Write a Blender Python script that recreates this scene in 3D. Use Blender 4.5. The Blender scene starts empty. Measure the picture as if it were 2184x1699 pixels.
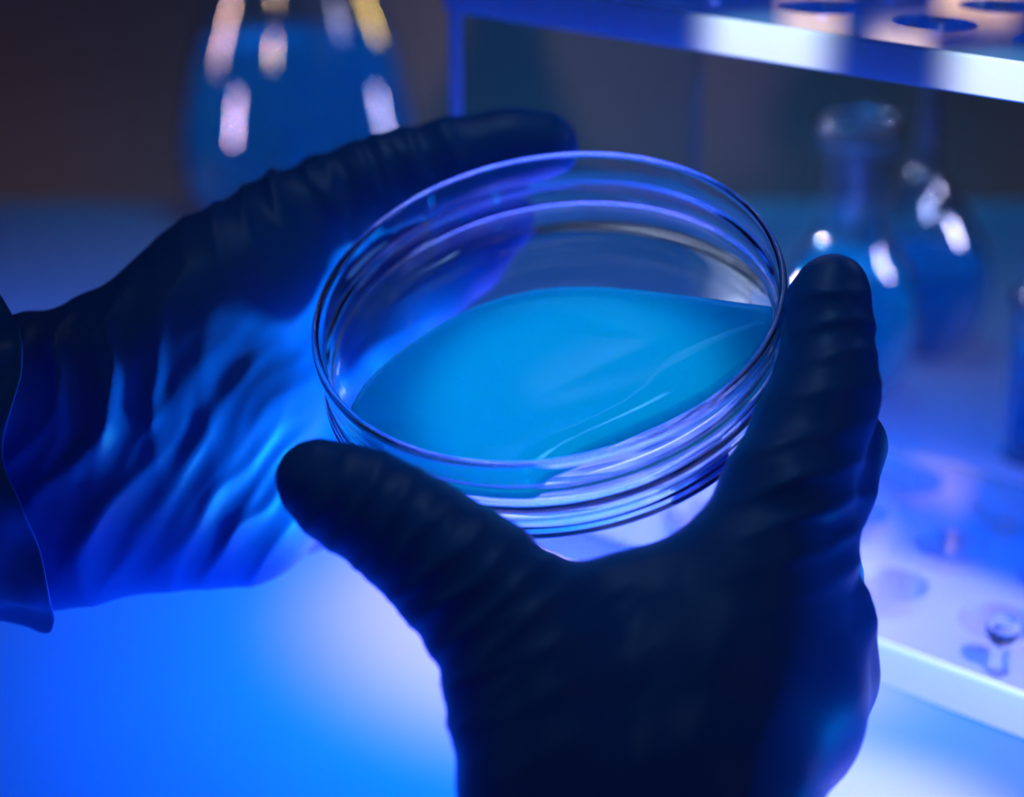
import bpy, bmesh, math
import numpy as np
from mathutils import Vector, Matrix

# ------------------------------------------------------------------ camera
S = bpy.context.scene
COL = S.collection
W, H, FPX = 2184.0, 1699.0, 4100.0
PITCH = math.radians(21.4)
CAM = Vector((0, 0, .24))
FWD = Vector((0, math.cos(PITCH), -math.sin(PITCH)))
UPV = Vector((0, math.sin(PITCH), math.cos(PITCH)))
RGT = Vector((1, 0, 0))
cam = bpy.data.cameras.new('camera')
cam.sensor_width = 36.0
cam.lens = FPX / W * 36.0
cam.clip_start = .01
cam.dof.use_dof = True
cam.dof.focus_distance = .395
cam.dof.aperture_fstop = 5.9
cam_ob = bpy.data.objects.new('camera', cam)
cam_ob.location = CAM
cam_ob.rotation_euler = (math.pi / 2 - PITCH, 0, 0)
COL.objects.link(cam_ob)
S.camera = cam_ob

def P(px, py, d):
    """world point seen at a pixel, d metres along the camera axis"""
    return CAM + (FWD + RGT * ((px - W / 2) / FPX) + UPV * ((H / 2 - py) / FPX)) * d

# ------------------------------------------------------------------ world, lights, exposure
world = bpy.data.worlds.new('world')
S.world = world
world.use_nodes = True
world.node_tree.nodes['Background'].inputs['Color'].default_value = (.010, .012, .026, 1)
world.node_tree.nodes['Background'].inputs['Strength'].default_value = 1.0
S.view_settings.view_transform = 'Standard'
S.view_settings.look = 'None'
S.view_settings.exposure = 0
S.view_settings.gamma = 1
S.view_settings.use_curve_mapping = False

def area(name, loc, aim, sx, sy, power, color, spread=180):
    l = bpy.data.lights.new(name, 'AREA')
    l.shape = 'RECTANGLE'
    l.size, l.size_y = sx, sy
    l.energy, l.color = power, color
    l.spread = math.radians(spread)
    o = bpy.data.objects.new(name, l)
    o.location = loc
    d = Vector(aim) - Vector(loc)
    o.rotation_euler = d.to_track_quat('-Z', 'Y').to_euler()
    COL.objects.link(o)
    return o

def spot(name, loc, aim, power, color, angle, blend=.4, radius=.004):
    l = bpy.data.lights.new(name, 'SPOT')
    l.energy, l.color = power, color
    l.spot_size, l.spot_blend = math.radians(angle), blend
    l.shadow_soft_size = radius
    o = bpy.data.objects.new(name, l)
    o.location = loc
    o.rotation_euler = (Vector(aim) - Vector(loc)).to_track_quat('-Z', 'Y').to_euler()
    COL.objects.link(o)
    return o

# lamps inside the light table, under its diffusing panel
area('blue_panel_lamp', (.03, .445, -.085), (.03, .445, 0), .17, .17, 1.0, (.0, .088, 1.0))
spot('white_panel_lamp', (.028, .462, -.122), (.028, .462, 0), 1.05, (1.0, .50, 1.0), 84, .6, .01)
spot('white_panel_lamp', (.070, .350, -.122), (.070, .350, 0), .9, (1.0, .85, 1.0), 50, .8, .01)
spot('white_panel_lamp', (.045, .500, -.122), (.045, .500, 0), 3.2, (1.0, .85, 1.0), 60, .5, .01)
spot('blue_panel_lamp', (.030, .378, -.122), (.030, .378, 0), 8.0, (.0, .20, 1.0), 36, .4, .01)  # extra spot added out of sight under the right hand to brighten the left palm
area('far_panel_lamp', (-.20, .61, -.10), (-.20, .61, 0), .30, .14, .15, (.04, .12, 1.0))
# unseen fills added behind the light table to wash the wall from below
area('wall_wash_fill', (-.28, .93, -.10), (-.28, 1.08, -.02), .25, .03, .040, (1.0, .80, 1.0))
area('wall_wash_fill', (.36, .93, -.10), (.36, 1.08, -.02), .25, .03, .03, (.85, .90, 1.0))
area('wall_wash_fill', (.04, .93, -.10), (.04, 1.08, -.02), .20, .03, .03, (.10, .65, 1.0))
# blue fill added overhead to brighten the glassware and rack at the back
area('blue_back_fill', (.05, .80, .70), (.05, .80, 0), .2, .1, 1.8, (.02, .36, 1.0), 56)
# narrow warm and lavender lamps of the room, they show as streaks on the glassware
area('warm_lamp', (-.55, -.33, .70), (-.095, .83, .09), .04, .30, .035, (1.0, .60, .36), 9)
area('warm_lamp', (-1.05, .84, .36), (-.095, .83, .09), .04, .30, .05, (1.0, .55, .50), 14)
area('warm_lamp', (.27, 1.05, .165), (-.095, .84, .09), .02, .04, .016, (1.0, .62, .14), 40)
area('cool_lamp', (-.95, .30, .18), (-.095, .83, .05), .04, .20, .05, (.95, .60, .9), 14)
area('cool_lamp', (.62, .90, .10), (-.05, .85, .05), .03, .12, .03, (.65, .60, 1.0), 20)
# overhead fill with no real lamp behind it, added to brighten the dish liquid
spot('liquid_fill', (.02, .10, .62), P(1225, 810, .388), 10.0, (.05, .72, 1.0), 7.2, .5, .006)
# unseen light added over the dish to draw a thin glint round the rim
area('rim_glint_fill', (.0, .42, .78), (.007, .382, .112), .08, .08, .006, (.30, .65, 1.0), 11)
area('cool_glint_light', (.55, .1, .62), (.1, .5, .1), .06, .4, .06, (.55, .55, 1.0))
area('cool_lamp', (.72, .52, .45), (.14, .65, .05), .06, .20, .22, (.62, .60, 1.0), 24)
area('cool_lamp', (-.42, .80, .20), (.1135, .618, .09), .05, .10, .35, (.62, .60, 1.0), 12)
area('warm_lamp', (.165, 1.06, .27), (.08, .45, .158), .03, .03, .0011, (1.0, .50, .22), 60)
area('warm_lamp', (.255, 1.06, .255), (.09, .45, .158), .04, .025, .0014, (1.0, .50, .22), 60)
area('warm_lamp', (.215, 1.06, .285), (.09, .45, .158), .03, .02, .0009, (1.0, .60, .45), 60)
area('cool_lamp', (.20, .42, .50), (.115, .62, .08), .05, .05, .04, (.42, .50, 1.0), 24)
# added fills without a lamp body, low over the light table: one throws blue onto the left palm, one onto the outer side of the right hand
spot('hand_fill', (.040, .380, .012), P(620, 710, .43), 1.3, (.0, .60, 1.0), 52, 1.0, .008)
spot('hand_fill', (.165, .325, .012), P(1760, 1450, .36), .15, (.0, .25, 1.0), 70, 1.0, .01)
# slim unseen strip added where the rim and the liquid mirror it
RL = (lambda p, n: (lambda v: (v - 2 * v.dot(n) * n))((p - CAM).normalized()))
_n = -(RGT * .156 + UPV * (-.724) + FWD * .672).normalized()
_p = P(1490, 640, .399)
_l = _p + RL(_p, _n) * .62
STRIP = area('glint_strip', _l, _p, .20, .010, .006, (.62, .72, 1.0), 50)
area('cool_glint_light', (-.60, .35, .55), (0, .4, .1), .02, .4, .055, (.25, .6, 1.0))  # unseen light added for glints on the rim and glove creases
# narrow fills added to whiten the front edges of the rack
ED = lambda s, z: (.0894 - .7493 * s, .4186 + .6622 * s, z)
spot('rack_edge_fill', (-.14, .21, .46), ED(.041, .154), 25, (1, .80, .75), 5.4, .7, .006)
spot('rack_edge_fill', (-.10, .18, .46), ED(-.022, .154), 25, (1, .80, .75), 4.8, .7, .006)
spot('rack_edge_fill', (.20, .11, .41), ED(-.012, .006), 34, (1, .82, .85), 12, .5, .002)

# ------------------------------------------------------------------ materials
def mat(name):
    m = bpy.data.materials.new(name)
    m.use_nodes = True
    nt = m.node_tree
    nt.nodes.clear()
    out = nt.nodes.new('ShaderNodeOutputMaterial')
    return m, nt, out

def node(nt, kind, **kw):
    n = nt.nodes.new(kind)
    for k, v in kw.items():
        if k in n.inputs:
            n.inputs[k].default_value = v
        else:
            setattr(n, k, v)
    return n

def principled(name, color, rough=.5, bump=None, **kw):
    m, nt, out = mat(name)
    b = node(nt, 'ShaderNodeBsdfPrincipled')
    b.inputs['Base Color'].default_value = (*color, 1)
    b.inputs['Roughness'].default_value = rough
    for k, v in kw.items():
        b.inputs[k.replace('_', ' ')].default_value = v
    nt.links.new(b.outputs[0], out.inputs[0])
    if bump:
        scale, strength, dist = bump
        tc = node(nt, 'ShaderNodeTexCoord')
        no = node(nt, 'ShaderNodeTexNoise', Scale=scale, Detail=4.0)
        bp = node(nt, 'ShaderNodeBump', Strength=strength, Distance=dist)
        nt.links.new(tc.outputs['Object'], no.inputs['Vector'])
        nt.links.new(no.outputs['Fac'], bp.inputs['Height'])
        nt.links.new(bp.outputs[0], b.inputs['Normal'])
    return m

def glass(name, color, rough=0.0, ior=1.5, bump=None):
    m, nt, out = mat(name)
    g = node(nt, 'ShaderNodeBsdfGlass', Roughness=rough, IOR=ior)
    g.inputs['Color'].default_value = (*color, 1)
    nt.links.new(g.outputs[0], out.inputs[0])
    if bump:
        scale, strength, dist = bump
        tc = node(nt, 'ShaderNodeTexCoord')
        no = node(nt, 'ShaderNodeTexNoise', Scale=scale, Detail=3.0)
        bp = node(nt, 'ShaderNodeBump', Strength=strength, Distance=dist)
        nt.links.new(tc.outputs['Object'], no.inputs['Vector'])
        nt.links.new(no.outputs['Fac'], bp.inputs['Height'])
        nt.links.new(bp.outputs[0], g.inputs['Normal'])
    return m

def milky(name, clear, body, mix, ior=1.33, gloss=.08):
    """tinted clear liquid with a little scattering body"""
    m, nt, out = mat(name)
    g = node(nt, 'ShaderNodeBsdfGlass', Roughness=gloss, IOR=ior)
    g.inputs['Color'].default_value = (*clear, 1)
    t = node(nt, 'ShaderNodeBsdfTranslucent')
    t.inputs['Color'].default_value = (*body, 1)
    d = node(nt, 'ShaderNodeBsdfDiffuse')
    d.inputs['Color'].default_value = (*body, 1)
    m1 = node(nt, 'ShaderNodeMixShader', Fac=.45)
    m2 = node(nt, 'ShaderNodeMixShader', Fac=mix)
    nt.links.new(t.outputs[0], m1.inputs[1]); nt.links.new(d.outputs[0], m1.inputs[2])
    nt.links.new(g.outputs[0], m2.inputs[1]); nt.links.new(m1.outputs[0], m2.inputs[2])
    nt.links.new(m2.outputs[0], out.inputs[0])
    return m

def panel_material():
    m, nt, out = mat('opal_acrylic_panel')
    t = node(nt, 'ShaderNodeBsdfTranslucent'); t.inputs['Color'].default_value = (.8, .8, .8, 1)
    d = node(nt, 'ShaderNodeBsdfDiffuse'); d.inputs['Color'].default_value = (.03, .03, .04, 1)
    a = node(nt, 'ShaderNodeAddShader')
    g = node(nt, 'ShaderNodeBsdfGlossy', Roughness=.38); g.inputs['Color'].default_value = (.8, .8, .8, 1)
    mx = node(nt, 'ShaderNodeMixShader', Fac=.04)
    nt.links.new(t.outputs[0], a.inputs[0]); nt.links.new(d.outputs[0], a.inputs[1])
    nt.links.new(a.outputs[0], mx.inputs[1]); nt.links.new(g.outputs[0], mx.inputs[2])
    nt.links.new(mx.outputs[0], out.inputs[0])
    return m

def frosted_edge():
    m, nt, out = mat('frosted_acrylic_edge')
    t = node(nt, 'ShaderNodeBsdfTranslucent'); t.inputs['Color'].default_value = (.05, .7, 1, 1)
    d = node(nt, 'ShaderNodeBsdfDiffuse'); d.inputs['Color'].default_value = (.66, .86, 1, 1)
    mx = node(nt, 'ShaderNodeMixShader', Fac=.5)
    nt.links.new(t.outputs[0], mx.inputs[1]); nt.links.new(d.outputs[0], mx.inputs[2])
    nt.links.new(mx.outputs[0], out.inputs[0])
    return m

M = {}
M['panel'] = panel_material()
M['dark_metal'] = principled('dark_painted_metal', (.03, .03, .035), .5)
M['bench'] = principled('dark_bench_top', (.03, .03, .04), .4, bump=(60, .1, .001))
M['wall'] = principled('dim_wall_paint', (.20, .16, .18), .8, bump=(30, .2, .002))
M['floor'] = principled('dark_floor', (.05, .05, .055), .6)
M['dish'] = glass('dish_glass', (.97, .99, 1), 0, 1.47, bump=(40, .012, .0004))
M['flask'] = glass('flask_glass', (.93, .97, 1), 0, 1.45)
M['acrylic'] = milky('clear_acrylic', (.75, .9, 1), (.15, .6, 1), .25, 1.4, .05)
M['acrylic_panel'] = glass('thin_clear_acrylic', (.80, .92, 1), .0, 1.2)
M['edge'] = frosted_edge()
M['teal'] = milky('teal_culture_liquid', (.35, .95, 1.0), (.0, .82, 1.0), .72)
M['blue'] = milky('blue_flask_liquid', (.12, .55, 1.0), (.02, .45, .9), .6)
M['cyan'] = milky('cyan_flask_liquid', (.10, .75, 1.0), (.0, .65, 1.0), .7)
M['glove'] = principled('dark_blue_nitrile', (.005, .16, .62), .42, bump=(900, .12, .0003),
                        Specular_IOR_Level=.4)
M['cuff'] = principled('thin_nitrile_cuff', (.006, .18, .66), .40, bump=(900, .12, .0003))

# ------------------------------------------------------------------ helpers
def link(name, me, m, parent=None, smooth=True):
    me.name = name
    if m: me.materials.append(m)
    if smooth:
        me.polygons.foreach_set('use_smooth', [True] * len(me.polygons))
    o = bpy.data.objects.new(name, me)
    COL.objects.link(o)
    if parent:
        o.parent = parent
        o.matrix_parent_inverse = Matrix.Identity(4)
    return o

def empty(name, label, cat, matrix=None, group=None):
    o = bpy.data.objects.new(name, None)
    o.empty_display_size = .01
    COL.objects.link(o)
    if matrix is not None: o.matrix_world = matrix
    o['label'], o['category'] = label, cat
    if group: o['group'] = group
    return o

def mesh(verts, faces):
    me = bpy.data.meshes.new('m')
    me.from_pydata([tuple(v) for v in verts], [], faces)
    me.validate(); me.update()
    bm = bmesh.new(); bm.from_mesh(me)
    bmesh.ops.recalc_face_normals(bm, faces=bm.faces)
    bm.to_mesh(me); bm.free()
    return me

def box(x0, x1, y0, y1, z0, z1, bev=0.0):
    bm = bmesh.new()
    bmesh.ops.create_cube(bm, size=1)
    for v in bm.verts:
        v.co = Vector((x0 + (v.co.x + .5) * (x1 - x0), y0 + (v.co.y + .5) * (y1 - y0), z0 + (v.co.z + .5) * (z1 - z0)))
    if bev:
        bmesh.ops.bevel(bm, geom=bm.edges[:], offset=bev, segments=2, affect='EDGES')
    me = bpy.data.meshes.new('b'); bm.to_mesh(me); bm.free()
    return me

def smoothprof(pts, n=4):
    """Catmull-Rom through profile points"""
    out = []
    p = [np.array(q, float) for q in pts]
    p = [2 * p[0] - p[1]] + p + [2 * p[-1] - p[-2]]
    for i in range(1, len(p) - 2):
        for k in range(n):
            t = k / n
            out.append(tuple(.5 * ((2 * p[i]) + (p[i + 1] - p[i - 1]) * t + (2 * p[i - 1] - 5 * p[i] + 4 * p[i + 1] - p[i + 2]) * t * t
                                   + (3 * p[i] - p[i - 1] - 3 * p[i + 1] + p[i + 2]) * t ** 3)))
    out.append(tuple(p[-2]))
    return out

def lathe(prof, seg=96, closed=False):
    """prof: list of (r, z); r=0 ends are poles. closed: ring profile"""
    vs, fs, rows = [], [], []
    for r, z in prof:
        if r < 1e-7:
            rows.append([len(vs)]); vs.append((0, 0, z))
        else:
            rows.append(list(range(len(vs), len(vs) + seg)))
            for k in range(seg):
                a = 2 * math.pi * k / seg
                vs.append((r * math.cos(a), r * math.sin(a), z))
    n = len(rows)
    for i in range(n if closed else n - 1):
        a, b = rows[i], rows[(i + 1) % n]
        for k in range(seg):
            k2 = (k + 1) % seg
            if len(a) == 1 and len(b) == 1: continue
            if len(a) == 1: fs.append((a[0], b[k2], b[k]))
            elif len(b) == 1: fs.append((a[k], a[k2], b[0]))
            else: fs.append((a[k], a[k2], b[k2], b[k]))
    return mesh(vs, fs)

# ------------------------------------------------------------------ setting
def structure(name, me, m):
    o = link(name, me, m, smooth=False); o['kind'] = 'structure'; return o
structure('wall_back', box(-1.6, 1.6, 1.08, 1.14, -.95, 1.5), M['wall'])
structure('floor', box(-1.6, 1.6, -.6, 1.08, -.97, -.95), M['floor'])

bench = empty('lab_bench', 'dark laboratory bench that carries the glowing light table', 'bench', Matrix.Translation((0, .7, -.95)))
link('worktop', box(-1.3, 1.3, -.62, .375, .79, .82, .004), M['bench'], bench, False)
for sx in (-1, 1):
    for sy in (-.55, .31):
        link('leg', box(sx * 1.2 - .03, sx * 1.2 + .03, sy - .03, sy + .03, 0, .79), M['dark_metal'], bench, False)

lt = empty('light_table', 'large flat light table glowing deep blue and lavender under the glassware', 'light table',
           Matrix.Translation((0, .51, -.13)))
hous = [(-.75, .75, -.35, -.33, 0, .126), (-.75, .75, .33, .35, 0, .126), (-.75, -.73, -.33, .33, 0, .126), (.73, .75, -.33, .33, 0, .126),
        (-.73, .73, -.33, .33, 0, .008)]
bm = bmesh.new()
for b in hous:
    me = box(*b); bm.from_mesh(me)
me = bpy.data.meshes.new('h'); bm.to_mesh(me); bm.free()
link('housing', me, M['dark_metal'], lt, False)
# a single diffusing sheet, its glow comes from the lamps in the box
g = bmesh.new(); bmesh.ops.create_grid(g, x_segments=2, y_segments=2, size=1)
for v in g.verts: v.co = Vector((v.co.x * .75, v.co.y * .35, .130))
me = bpy.data.meshes.new('p'); g.to_mesh(me); g.free()
link('diffuser_panel', me, M['panel'], lt, False)

# ------------------------------------------------------------------ petri dish
N_AWAY = (RGT * .156 + UPV * (-.724) + FWD * .672).normalized()
DN = -N_AWAY                                    # dish up direction
DC = CAM + RGT * .0069 + UPV * .0218 + FWD * .4006   # centre of the rim circle
dx = (RGT - DN * RGT.dot(DN)).normalized(); dy = DN.cross(dx)
DM = Matrix(((dx.x, dy.x, DN.x, DC.x), (dx.y, dy.y, DN.y, DC.y), (dx.z, dy.z, DN.z, DC.z), (0, 0, 0, 1)))
DMI = DM.inverted()

def on_plane(px, py, h):
    """pixel projected to the dish-parallel plane h metres below the rim"""
    r = FWD + RGT * ((px - W / 2) / FPX) + UPV * ((H / 2 - py) / FPX)
    q = DC - DN * h
    t = (q - CAM).dot(DN) / r.dot(DN)
    return CAM + r * t

dish = empty('petri_dish', 'round clear glass petri dish with teal liquid held tilted between the two gloved hands', 'petri dish', DM)
prof = [(0, -.0130), (.030, -.0130), (.0465, -.0130), (.0477, -.0128), (.0481, -.0122), (.0482, -.0092), (.0481, -.0088), (.0476, -.0083), (.0476, -.0077),
        (.0481, -.0072), (.0483, -.0066), (.0484, -.0016), (.0486, -.0004), (.0491, .0001), (.0496, -.0002), (.0500, -.0010),
        (.0500, -.0020), (.0497, -.0030), (.0497, -.0100), (.0497, -.0138), (.0495, -.0141), (.0490, -.0142), (.0440, -.0142), (.030, -.0142), (0, -.0142)]
link('dish_base', lathe(prof, 192), M['dish'], dish)
prof = [(0, -.0194), (.044, -.0194), (.0490, -.0194), (.0494, -.0190), (.0496, -.0160), (.0497, -.0147), (.0501, -.0145), (.0505, -.0147),
        (.0506, -.0160), (.0506, -.0200), (.0503, -.0205), (.0498, -.0207), (.044, -.0207), (0, -.0207)]
link('dish_lid', lathe(prof, 192), M['dish'], dish)

def liquid_mesh():
    edge = [(742, 905), (748, 868), (775, 822), (815, 782), (860, 745), (908, 711), (960, 680), (1020, 652), (1080, 632), (1140, 619), (1200, 612),
            (1270, 612), (1340, 617), (1410, 624), (1480, 633), (1560, 644), (1650, 655)]
    top = [DMI @ on_plane(x, y, .0115) for x, y in edge]
    R = .0466
    pts = [Vector((p.x, p.y)) for p in top]
    pts = [p if p.length < R else p.normalized() * R for p in pts]
    a0 = math.atan2(pts[-1].y, pts[-1].x); a1 = math.atan2(pts[0].y, pts[0].x)
    while a1 > a0: a1 -= 2 * math.pi
    pts[0] = Vector((math.cos(a1), math.sin(a1))) * R
    arc = []
    near = [(1650, 700), (1628, 752), (1580, 802), (1510, 852), (1420, 900), (1330, 940), (1250, 975), (1180, 1015), (1140, 1060)]
    arc += [Vector((q.x, q.y)) for q in (DMI @ on_plane(x, y, .0125) for x, y in near)]
    arc = [q if q.length < R else q.normalized() * R for q in arc]
    a2 = math.atan2(arc[-1].y, arc[-1].x)
    while a2 < a1: a2 += 2 * math.pi
    arc += [Vector((math.cos(a2 + (a1 - a2) * k / 40), math.sin(a2 + (a1 - a2) * k / 40))) * R for k in range(1, 40)]
    arc = arc[:-1]
    free = len(pts)
    ring = pts + arc
    c = sum(ring, Vector((0, 0))) / len(ring)
    n = len(ring)
    vs, fs = [], []
    # rows: underside out to the edge, rounded meniscus, then top surface in to the middle
    rows = [(0.0, 0.0), (.5, 0), (.93, 0), (.985, .0003), (1.0, .0011), (.992, .0019), (.97, .0025), (.93, .0028), (.6, .0028), (0.0, .0028)]
    base = -.0129
    for s, z in rows:
        for i, p in enumerate(ring):
            s2 = s
            if i >= free and 0.9 < s < 1: s2 = 1 - (1 - s) * .25       # liquid wets the wall there
            zz = z
            if i >= free and s2 > .95 and z > .002: zz = z + .0008
            q = c + (p - c) * s2
            vs.append((q.x, q.y, base + zz))
    for r in range(len(rows) - 1):
        for i in range(n):
            j = (i + 1) % n
            fs.append((r * n + i, r * n + j, (r + 1) * n + j, (r + 1) * n + i))
    me = mesh(vs, fs)
    bm = bmesh.new(); bm.from_mesh(me)
    bmesh.ops.remove_doubles(bm, verts=bm.verts, dist=1e-6)
    bmesh.ops.recalc_face_normals(bm, faces=bm.faces)
    bm.to_mesh(me); bm.free()
    return me
lq = link('liquid', liquid_mesh(), M['teal'], dish)
lq['label'] = 'teal liquid pooled in the near side of the dish'

# ------------------------------------------------------------------ acrylic rack
A0 = Vector((.0894, .4186, 0))
RU = Vector((-.7493, .6622, 0)).normalized()      # along the front edge, away to the left
RV = Vector((.6622, .7493, 0)).normalized()       # depth direction
RM = Matrix(((RU.x, RV.x, 0, A0.x), (RU.y, RV.y, 0, A0.y), (0, 0, 1, 0), (0, 0, 0, 1)))
if RU.cross(RV).z < 0:      # keep a right-handed frame: mirror by using -RU
    RM = Matrix(((-RU.x, RV.x, 0, A0.x), (-RU.y, RV.y, 0, A0.y), (0, 0, 1, 0), (0, 0, 0, 1)))
SG = -1 if RU.cross(RV).z < 0 else 1
rack = empty('tube_rack', 'two-tier clear acrylic tube rack with round holes, its front edges glowing white', 'rack', RM)

def holed_plate(s0, v0, pitch, nx, ny, rad, z0, z1, sL, sR, vF, vB):
    """plate with a grid of round holes; cell centres start at (s0, v0)"""
    N = 32
    verts, faces = [], []
    idx = {}
    def V(x, y, z):
        k = (round(x, 6), round(y, 6), round(z, 6))
        if k not in idx:
            idx[k] = len(verts); verts.append((x, y, z))
        return idx[k]
    xs = [s0 + (i - .5) * pitch for i in range(nx + 1)]; ys = [v0 + (j - .5) * pitch for j in range(ny + 1)]
    h = pitch / 2
    for i in range(nx):
        for j in range(ny):
            cx, cy = s0 + i * pitch, v0 + j * pitch
            x0, x1, y0, y1 = xs[i], xs[i + 1], ys[j], ys[j + 1]
            if i == 0: x0 = sL
            if i == nx - 1: x1 = sR
            if j == 0: y0 = vF
            if j == ny - 1: y1 = vB
            inn, outp = [], []
            for k in range(N):
                a = 2 * math.pi * (k + .5) / N
                c, s = math.cos(a), math.sin(a)
                m_ = max(abs(c), abs(s))
                ux, uy = c / m_, s / m_
                inn.append((cx + c * rad, cy + s * rad))
                ox = cx + (ux * (x1 - cx) if ux > 0 else -ux * (x0 - cx)); oy = cy + (uy * (y1 - cy) if uy > 0 else -uy * (y0 - cy))
                outp.append((ox, oy))
            cor = {(N // 8 - 1): (x1, y1), (3 * N // 8 - 1): (x0, y1), (5 * N // 8 - 1): (x0, y0), (7 * N // 8 - 1): (x1, y0)}
            for z in (z0, z1):
                for k in range(N):
                    k2 = (k + 1) % N
                    f = [V(*inn[k], z), V(*inn[k2], z), V(*outp[k2], z)]
                    if k in cor: f.append(V(*cor[k], z))
                    f.append(V(*outp[k], z))
                    faces.append(tuple(f))
            for k in range(N):
                k2 = (k + 1) % N
                faces.append((V(*inn[k], z0), V(*inn[k2], z0), V(*inn[k2], z1), V(*inn[k], z1)))
                q0, q1 = outp[k], outp[k2]
                seq = [q0, cor[k], q1] if k in cor else [q0, q1]
                for a, b in zip(seq, seq[1:]):
                    mx, my = (a[0] + b[0]) / 2, (a[1] + b[1]) / 2
                    if (i == 0 and abs(mx - sL) < 1e-7) or (i == nx - 1 and abs(mx - sR) < 1e-7) or (j == 0 and abs(my - vF) < 1e-7) or (j == ny - 1 and abs(my - vB) < 1e-7):
                        faces.append((V(*a, z0), V(*b, z0), V(*b, z1), V(*a, z1)))
    return mesh(verts, faces)

def sx_(a, b):
    return (SG * a, SG * b) if SG > 0 else (-b, -a)
P_ = .0312
holes_s = [-.0178 - 3 * P_ + k * P_ for k in range(8)]          # along the front
s_lo, s_hi = -.130, .1440
if SG > 0: start, L_, R_ = holes_s[0], s_lo, s_hi
else: start, L_, R_ = -holes_s[-1], -s_hi, -s_lo
top = holed_plate(start, .029, P_, 8, 3, .0100, .1495, .1580, L_, R_, .0022, .1112)
o = link('upper_shelf', top, M['acrylic'], rack, False)
M['lower'] = milky('lower_acrylic', (.92, .96, 1), (.7, .8, 1), .3, 1.4, .05)  # paler copy of the rack acrylic, its lit look put into the tint
bot = holed_plate(start, .029, P_, 8, 3, .0100, .0010, .0120, L_, R_, .0022, .1112)
link('lower_shelf', bot, M['lower'], rack, False)
for z0, z1, nm in ((.1495, .1580, 'shelf_edge'), (.0006, .0120, 'shelf_edge')):
    a, b = L_, R_
    o = link(nm, box(a, b, 0, .0021, z0, z1, .0004), M['edge'], rack, False)
    o['label'] = 'bright frosted front edge of a shelf'
for s in (.1405, -.128):
    a, b = (s - .0018, s + .0018) if SG > 0 else (-s - .0018, -s + .0018)
    e = link('end_panel', box(a, b, .0024, .1110, .0122, .1493, .0004), M['acrylic_panel'], rack, False)
    link('panel_edge', box(a, b, .0002, .0023, .0122, .1493, .0004), M['edge'], e, False)
# little round-headed peg on the front of the lower shelf
ps = SG * -.0304
peg = lathe(smoothprof([(0, 0), (.0024, .0002), (.0024, .006), (.0026, .0085), (.0038, .0102), (.0040, .0125), (.0026, .0148), (0, .0155)]), 32)
for v in peg.vertices: v.co = Vector((v.co.x + ps, v.co.y + .0055, v.co.z + .0121))
link('peg', peg, M['flask'], rack)

# ------------------------------------------------------------------ flasks
def shell(outer, t):
    """outer profile from the bottom centre to the lip -> closed solid of wall thickness t"""
    o = smoothprof(outer, 4)
    o = [(max(r, 0), z) for r, z in o]
    inner = []
    for i, (r, z) in enumerate(o):
        a = np.array(o[max(i - 1, 0)]); b = np.array(o[min(i + 1, len(o) - 1)])
        d = b - a; d = d / (np.linalg.norm(d) + 1e-12)
        nrm = np.array([-d[1], d[0]])
        q = np.array([r, z]) + nrm * t
        inner.append((max(q[0], 0), q[1]))
    inner[0] = (0, inner[0][1])
    return o + [((o[-1][0] + inner[-1][0]) / 2, o[-1][1] + t * .45)] + inner[::-1], inner

def fill(inner, level, gap=.0004):
    pts = []
    for r, z in inner:
        if z < level: pts.append((max(r - gap, 0), z + gap * .6))
    pts[0] = (0, pts[0][1])
    r = pts[-1][0]
    pts += [(r, level - .0004), (r * .97, level - .0008), (r * .5, level - .0010), (0, level - .0010)]
    return pts

def flask(name, label, cat, loc, outer, t, level, liq, liq_label):
    e = empty(name, label, cat, Matrix.Translation(loc))
    prof, inner = shell(outer, t)
    link('glass_body', lathe(prof, 96), M['flask'], e)
    if level:
        l = link('liquid', lathe(fill(inner, level), 96), liq, e)
        l['label'] = liq_label
    return e
flask('conical_flask', 'large conical glass flask half full of blue liquid, far left behind the hands', 'flask', (-.0955, .845, .0002),
      [(0, 0), (.030, 0), (.041, .002), (.049, .009), (.0530, .021), (.0535, .034), (.0505, .052), (.0435, .078), (.0345, .102), (.0245, .132),
       (.0185, .150), (.0175, .165), (.0175, .188), (.0205, .193), (.0215, .196)], .0018, .078, M['blue'], 'blue liquid')
flask('boiling_flask', 'round glass flask with short thick-lipped neck and cyan liquid behind the rack', 'flask', (.1135, .618, .0002),
      [(0, 0), (.010, 0), (.015, .0010), (.0215, .009), (.0245, .022), (.0240, .033), (.0200, .045), (.0145, .053), (.0118, .059), (.0115, .070),
       (.0115, .083), (.0122, .086), (.0142, .0885), (.0146, .0925), (.0140, .0955)], .0016, .0475, M['cyan'], 'cyan liquid')
flask('volumetric_flask', 'long-necked glass flask half hidden behind the thick-lipped round one', 'flask', (.1475, .668, .0002),
      [(0, 0), (.012, 0), (.018, .0012), (.0245, .010), (.0265, .024), (.0235, .038), (.0165, .050), (.0085, .060), (.0050, .068), (.0044, .080),
       (.0042, .120), (.0042, .165), (.0050, .170), (.0056, .173)], .0013, .034, M['blue'], 'blue liquid')
flask('glass_vial', 'straight glass vial with a rim at the right edge beyond the rack', 'vial', (.1660, .560, .0002),
      [(0, 0), (.008, 0), (.0105, .001), (.0115, .004), (.0115, .030), (.0115, .048), (.0118, .050), (.0128, .0515), (.0128, .054)], .0013, .038, M['blue'], 'blue liquid')

# ------------------------------------------------------------------ gloved hands: implicit surface -> mesh
def smin(a, b, k):
    h = np.clip(.5 + .5 * (b - a) / k, 0, 1)
    return b + (a - b) * h - k * h * (1 - h)

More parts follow.
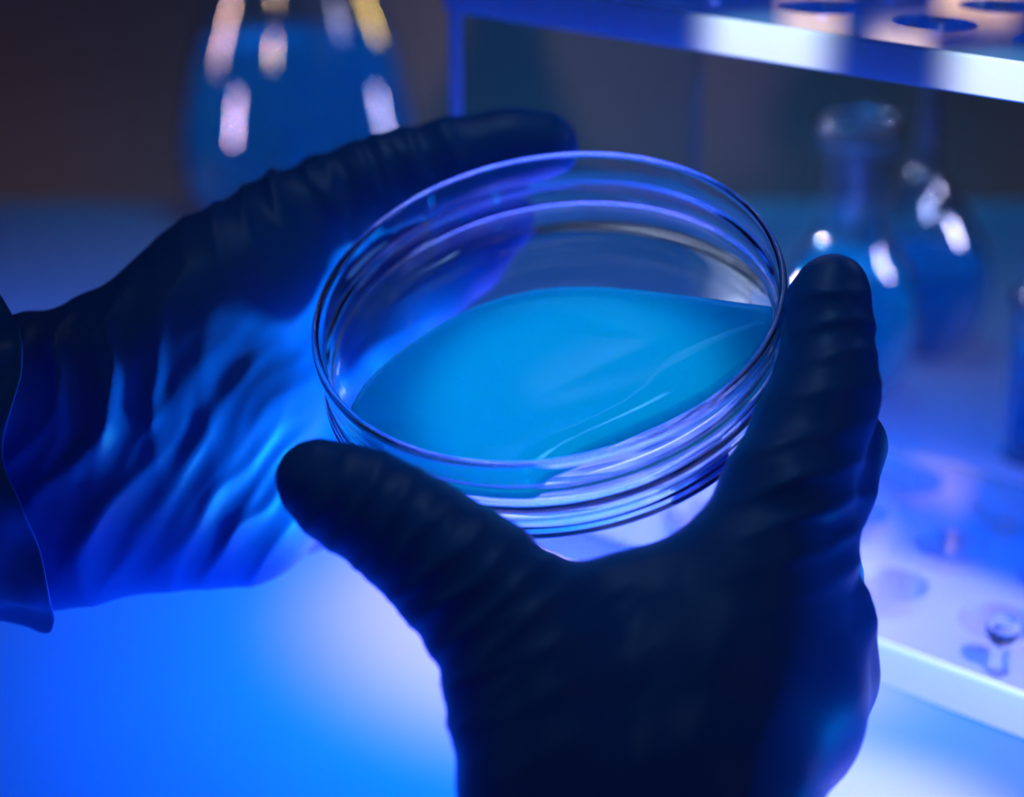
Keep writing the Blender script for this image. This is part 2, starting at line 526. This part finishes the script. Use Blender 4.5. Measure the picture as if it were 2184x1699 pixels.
def roundcone(X, a, b, ra, rb):
    a = np.array(a, np.float32); b = np.array(b, np.float32)
    ba = b - a
    pa = X - a
    h = np.clip((pa @ ba) / max(float(ba @ ba), 1e-12), 0, 1)
    d = np.sqrt((((pa - h[..., None] * ba)) ** 2).sum(-1))
    return d - (ra + (rb - ra) * h)

def surface_nets(fn, lo, hi, step):
    n = np.ceil((np.array(hi) - np.array(lo)) / step).astype(int) + 1
    ax = [np.float32(lo[i]) + np.arange(n[i], dtype=np.float32) * np.float32(step) for i in range(3)]
    F = np.empty(n, np.float32)
    for i in range(0, n[0], 16):
        g = np.stack(np.meshgrid(ax[0][i:i + 16], ax[1], ax[2], indexing='ij'), -1)
        F[i:i + 16] = fn(g)
    s = F < 0
    cnt = np.zeros(n - 1, np.int16)
    for i in (0, 1):
        for j in (0, 1):
            for k in (0, 1):
                cnt += s[i:n[0] - 1 + i, j:n[1] - 1 + j, k:n[2] - 1 + k]
    act = (cnt > 0) & (cnt < 8)
    ids = -np.ones(n - 1, np.int64)
    cells = np.argwhere(act)
    ids[act] = np.arange(len(cells))
    acc = np.zeros((len(cells), 3)); num = np.zeros(len(cells))
    off = [(0, 0, 0), (1, 0, 0), (0, 1, 0), (1, 1, 0), (0, 0, 1), (1, 0, 1), (0, 1, 1), (1, 1, 1)]
    for a in off:
        for d in range(3):
            if a[d]: continue
            b = list(a); b[d] = 1
            fa = F[cells[:, 0] + a[0], cells[:, 1] + a[1], cells[:, 2] + a[2]]
            fb = F[cells[:, 0] + b[0], cells[:, 1] + b[1], cells[:, 2] + b[2]]
            m = (fa < 0) != (fb < 0)
            t = fa[m] / (fa[m] - fb[m])
            p = np.tile(np.array(a, float), (m.sum(), 1)); p[:, d] += t
            acc[m] += p; num[m] += 1
    V = (cells + acc / num[:, None]) * step + np.array(lo)
    quads = []
    for d in range(3):
        e1, e2 = [(1, 2), (2, 0), (0, 1)][d]
        sl0 = [slice(None)] * 3; sl1 = [slice(None)] * 3
        sl0[d] = slice(0, n[d] - 1); sl1[d] = slice(1, n[d])
        a_, b_ = s[tuple(sl0)], s[tuple(sl1)]
        E = np.argwhere(a_ != b_)
        ok = (E[:, e1] > 0) & (E[:, e2] > 0) & (E[:, e1] < n[e1] - 1) & (E[:, e2] < n[e2] - 1)
        E = E[ok]
        flip = a_[E[:, 0], E[:, 1], E[:, 2]]
        def cid(o1, o2):
            q = E.copy(); q[:, e1] -= o1; q[:, e2] -= o2
            return ids[q[:, 0], q[:, 1], q[:, 2]]
        Q = np.stack([cid(1, 1), cid(0, 1), cid(0, 0), cid(1, 0)], 1)
        Q[~flip] = Q[~flip][:, ::-1]
        quads.append(Q)
    return V, np.concatenate(quads)

def np_mesh(V, Q):
    me = bpy.data.meshes.new('hand')
    me.vertices.add(len(V)); me.vertices.foreach_set('co', V.astype(np.float32).ravel())
    me.loops.add(len(Q) * 4); me.loops.foreach_set('vertex_index', Q.astype(np.int32).ravel())
    me.polygons.add(len(Q))
    me.polygons.foreach_set('loop_start', np.arange(0, len(Q) * 4, 4, dtype=np.int32))
    me.polygons.foreach_set('loop_total', np.full(len(Q), 4, np.int32))
    me.update(calc_edges=True); me.validate()
    return me

def wob(X, f, seed):
    r = np.random.RandomState(seed)
    out = 0
    for i in range(4):
        v = r.normal(size=3); v = v / np.linalg.norm(v) * f * (1 + .5 * i)
        out = out + np.sin(X @ v.astype(np.float32) + r.rand() * 6.28) / (1 + .5 * i)
    return out / 2.2

def hand_fn(chains, kjoin, folds):
    """chains: list of (k, [(point, radius_m), ...]) ; folds: (centre, reach, axis, wavelength, amplitude, seed, sharp)"""
    def fn(X):
        tot = None
        for k, st in chains:
            cur = None
            for (a, ra), (b, rb) in zip(st, st[1:]):
                d = roundcone(X, a, b, ra, rb)
                cur = d if cur is None else smin(cur, d, k)
            tot = cur if tot is None else smin(tot, cur, kjoin)
        near = np.abs(tot) < .006
        Y = X[near]
        add = np.zeros(len(Y), np.float32)
        for c, reach, axis, wl, amp, seed, sharp in folds:
            c = np.array(c, np.float32); axis = np.array(axis, np.float32); axis /= np.linalg.norm(axis)
            w = np.exp(-(((Y - c) ** 2).sum(-1)) / (reach * reach))
            ph = (Y @ axis) / wl * 2 * math.pi + 2.4 * wob(Y, 60, seed) + 1.2 * wob(Y, 170, seed + 7)
            f = .5 * (.5 + .5 * np.sin(ph)) ** sharp + .6 * (1 - np.abs(np.sin(ph / 2 - math.pi / 4 + .4 * wob(Y, 220, seed + 11)))) ** 1.6
            mod = .65 + .35 * wob(Y, 120, seed + 3)
            add += amp * w * f * mod
        tot[near] -= add
        return tot
    return fn

def build_hand(name, label, chains, kjoin, folds, step, xmin=None):
    allp = np.array([list(p) for _, st in chains for p, r in st]); allr = np.array([r for _, st in chains for p, r in st])
    lo = (allp - allr[:, None]).min(0) - .004; hi = (allp + allr[:, None]).max(0) + .004
    V, Q = surface_nets(hand_fn(chains, kjoin, folds), lo, hi, step)
    c = V.mean(0)
    me = np_mesh(V - c, Q)
    o = link(name, me, M['glove'])
    o.location = Vector(c)
    o['label'], o['category'] = label, 'hand'
    return o

def st(px, py, d, rpx):
    """joint at a pixel and depth, radius given as seen in pixels"""
    return (P(px, py, d), rpx * d / FPX)

def dirp(x0, y0, x1, y1, d0=.4, d1=.4):
    return (P(x1, y1, d1) - P(x0, y0, d0))

def under(px, py, h):
    q = on_plane(px, py, h)
    return (q - CAM).dot(FWD)

# --- right hand: comes up from below, thumb left in front of the dish, index finger on the right side
RH = [
    (.006, [st(668, 1018, .3665, 78), st(722, 1052, .365, 92), st(800, 1085, .362, 103), st(900, 1155, .360, 118), st(1010, 1245, .358, 140), st(1110, 1350, .356, 150)]),
    (.010, [st(1110, 1350, .356, 150), st(1150, 1480, .352, 172), st(1200, 1720, .340, 190), st(1210, 1900, .332, 195)]),
    (.006, [st(1779, 608, .388, 62), st(1766, 650, .387, 78), st(1766, 740, .384, 82), st(1760, 840, .380, 103), st(1722, 930, .376, 108), st(1672, 1060, .370, 125), st(1590, 1240, .364, 150)]),
    (.010, [st(1590, 1240, .364, 150), st(1520, 1450, .356, 175), st(1460, 1720, .340, 190), st(1440, 1900, .332, 195)]),
    (.010, [st(1240, 1330, .358, 125), st(1400, 1320, .362, 130), st(1540, 1280, .364, 140)]),
    (.010, [st(1300, 1500, .352, 170), st(1450, 1500, .354, 175)]),
    (.005, [st(1690, 1190, .374, 120), st(1775, 1040, .386, 82), st(1806, 950, .392, 74), st(1730, 930, .420, 66), st(1690, 960, .432, 62)]),
    (.010, [st(1690, 1190, .374, 125), st(1600, 1450, .362, 165), st(1540, 1720, .345, 160), st(1500, 1900, .336, 170)]),
    (.005, [st(1742, 1330, .380, 112), st(1745, 1230, .405, 84), st(1670, 1180, .425, 76), st(1600, 1190, .428, 66)]),
    (.010, [st(1742, 1330, .380, 112), st(1670, 1480, .368, 150), st(1560, 1700, .350, 150)]),
    (.005, [st(1752, 1445, .384, 106), st(1740, 1360, .408, 76), st(1670, 1320, .425, 70), st(1610, 1330, .428, 62)]),
    (.010, [st(1752, 1445, .384, 106), st(1690, 1560, .372, 110), st(1590, 1700, .355, 110), st(1540, 1860, .345, 120)]),
]
RF = [
    (P(760, 1100, .352), .016, dirp(700, 1040, 900, 1150), .0060, .0010, 1, 2.5),
    (P(960, 1290, .345), .022, dirp(870, 1200, 1030, 1380), .0065, .0011, 5, 2.2),
    (P(1020, 1500, .345), .026, dirp(950, 1400, 1080, 1650), .0080, .0010, 9, 2.0),
    (P(1790, 700, .378), .012, dirp(1770, 620, 1790, 860), .0065, .0009, 13, 2.2),
    (P(1760, 1000, .36), .018, dirp(1700, 880, 1780, 1180), .0070, .0012, 17, 2.5),
    (P(1820, 1130, .37), .014, dirp(1800, 1000, 1840, 1250), .0065, .0010, 21, 2.0),
    (P(1350, 1650, .33), .030, dirp(1300, 1500, 1420, 1560), .0120, .0008, 25, 1.5),
]
# --- left hand: comes from the left, palm to the camera, thumb along the far rim, fingers under the dish
def uu(px, py, extra, rpx):
    d = under(px, py, .0207)
    d2 = d + extra
    for _ in range(3):
        d2 = under(px, py, .0207 + (rpx * d2 / FPX) + extra)
    return st(px, py, d2, rpx)
LH = [
    (.006, [st(1160, 312, .456, 74), st(1080, 322, .456, 78), st(960, 352, .455, 88), st(830, 392, .454, 94), st(720, 440, .452, 100), st(610, 510, .448, 126)]),
    (.012, [st(610, 510, .448, 126), st(480, 640, .436, 165), st(340, 760, .426, 155), st(180, 860, .422, 175), st(-60, 900, .416, 190), st(-220, 900, .412, 190)]),
    (.006, [uu(1058, 470, .0010, 82), uu(985, 545, .0012, 88), uu(880, 640, .0015, 94), uu(760, 740, .002, 100), st(640, 790, .462, 118)]),
    (.012, [st(640, 790, .462, 122), st(480, 860, .434, 170), st(300, 930, .428, 180), st(120, 980, .422, 190), st(-120, 1020, .416, 190)]),
    (.012, [st(650, 960, .470, 116), st(500, 1010, .438, 150), st(330, 1040, .430, 170), st(120, 1060, .422, 180), st(-120, 1060, .416, 190)]),
    (.006, [st(650, 960, .470, 116), st(760, 930, .470, 90), st(800, 960, .490, 80), st(760, 1010, .492, 70)]),
    (.012, [st(640, 1075, .462, 92), st(520, 1095, .438, 125), st(380, 1088, .432, 128), st(240, 1085, .426, 136), st(100, 1110, .420, 156), st(-120, 1110, .416, 170)]),
    (.006, [st(640, 1075, .462, 92), st(700, 1040, .466, 80), st(740, 1050, .484, 72), st(700, 1080, .490, 64)]),
]
LF = [
    (P(560, 420, .436), .020, dirp(480, 500, 700, 400), .0080, .0019, 31, 3.0),
    (P(730, 370, .446), .018, dirp(700, 430, 860, 360), .0095, .0022, 35, 3.5),
    (P(870, 330, .450), .014, dirp(800, 380, 960, 340), .0090, .0015, 39, 3.0),
    (P(430, 1120, .41), .030, dirp(380, 1050, 500, 1130), .0085, .0011, 43, 2.2),
    (P(620, 1020, .42), .026, dirp(540, 960, 680, 1060), .0075, .0010, 47, 2.0),
    (P(170, 1050, .40), .030, dirp(100, 1000, 240, 1060), .0130, .0022, 51, 2.2),
    (P(130, 760, .40), .024, dirp(60, 760, 260, 790), .0110, .0026, 55, 2.4),
    (P(820, 700, .43), .022, dirp(760, 640, 880, 780), .0100, .0008, 59, 2.0),
]
build_hand('gloved_hand', 'right hand in dark blue nitrile glove rising from below, clasping the dish', RH, .006, RF, .0008)
lh = build_hand('gloved_hand', 'left hand in dark blue nitrile glove from the left, cupping the dish from beneath', LH, .006, LF, .0008)

def cuff():
    """rolled outer cuff of the left glove: an open sleeve with wall thickness round the wrist"""
    edge = [(655, -8), (672, 22), (700, 42), (745, 50), (800, 46), (870, 26), (940, 6), (1000, 8), (1060, 44), (1120, 66), (1180, 88), (1240, 106), (1300, 118), (1320, 110), (1328, 92), (1332, 60)]
    ys = np.array([e[0] for e in edge], float); xs = np.array([e[1] for e in edge], float)
    n, rows = 72, 26
    yc, dc = 993.0, .418
    half = 338.0
    V = []
    for side in (0, 1):
        for r in range(rows):
            t = r / (rows - 1)
            for k in range(n):
                a = 2 * math.pi * k / n
                y = yc - half * math.cos(a)
                front = math.sin(a)           # + towards the camera
                x_e = np.interp(y, ys, xs) if front > 0 else np.interp(y, [655, 1330], [0, 108])
                x = x_e - t * 300
                rip = .0016 * math.sin(a * 5 + 6 * t + 1.5 * math.sin(3 * a)) + .0009 * math.sin(a * 11 - 7 * t + 1) + .0006 * math.exp(-t * 40)
                thick = .0011 * (1 if side else 0)
                flare = 1.0 + .02 * math.sin(3 * a + 4 * t) - .04 * t
                yy = yc - half * math.cos(a) * flare
                d = dc - front * .034
                p = P(x, yy, d)
                cpt = P(x, yc, dc)
                o = (p - cpt).normalized()
                V.append(p + o * (rip + thick))
    F = []
    def I(s, r, k): return s * rows * n + r * n + k % n
    for r in range(rows - 1):
        for k in range(n):
            F.append((I(0, r, k), I(0, r, k + 1), I(0, r + 1, k + 1), I(0, r + 1, k)))
            F.append((I(1, r, k), I(1, r + 1, k), I(1, r + 1, k + 1), I(1, r, k + 1)))
    for r in (0, rows - 1):
        for k in range(n):
            F.append((I(0, r, k), I(1, r, k), I(1, r, k + 1), I(0, r, k + 1)))
    inv = lh.matrix_basis.inverted() if False else Matrix.Translation(-lh.location)
    me = mesh([inv @ v for v in V], F)
    return me
c = link('glove_cuff', cuff(), M['cuff'], lh)
sub = c.modifiers.new('smooth', 'SUBSURF'); sub.levels = sub.render_levels = 1
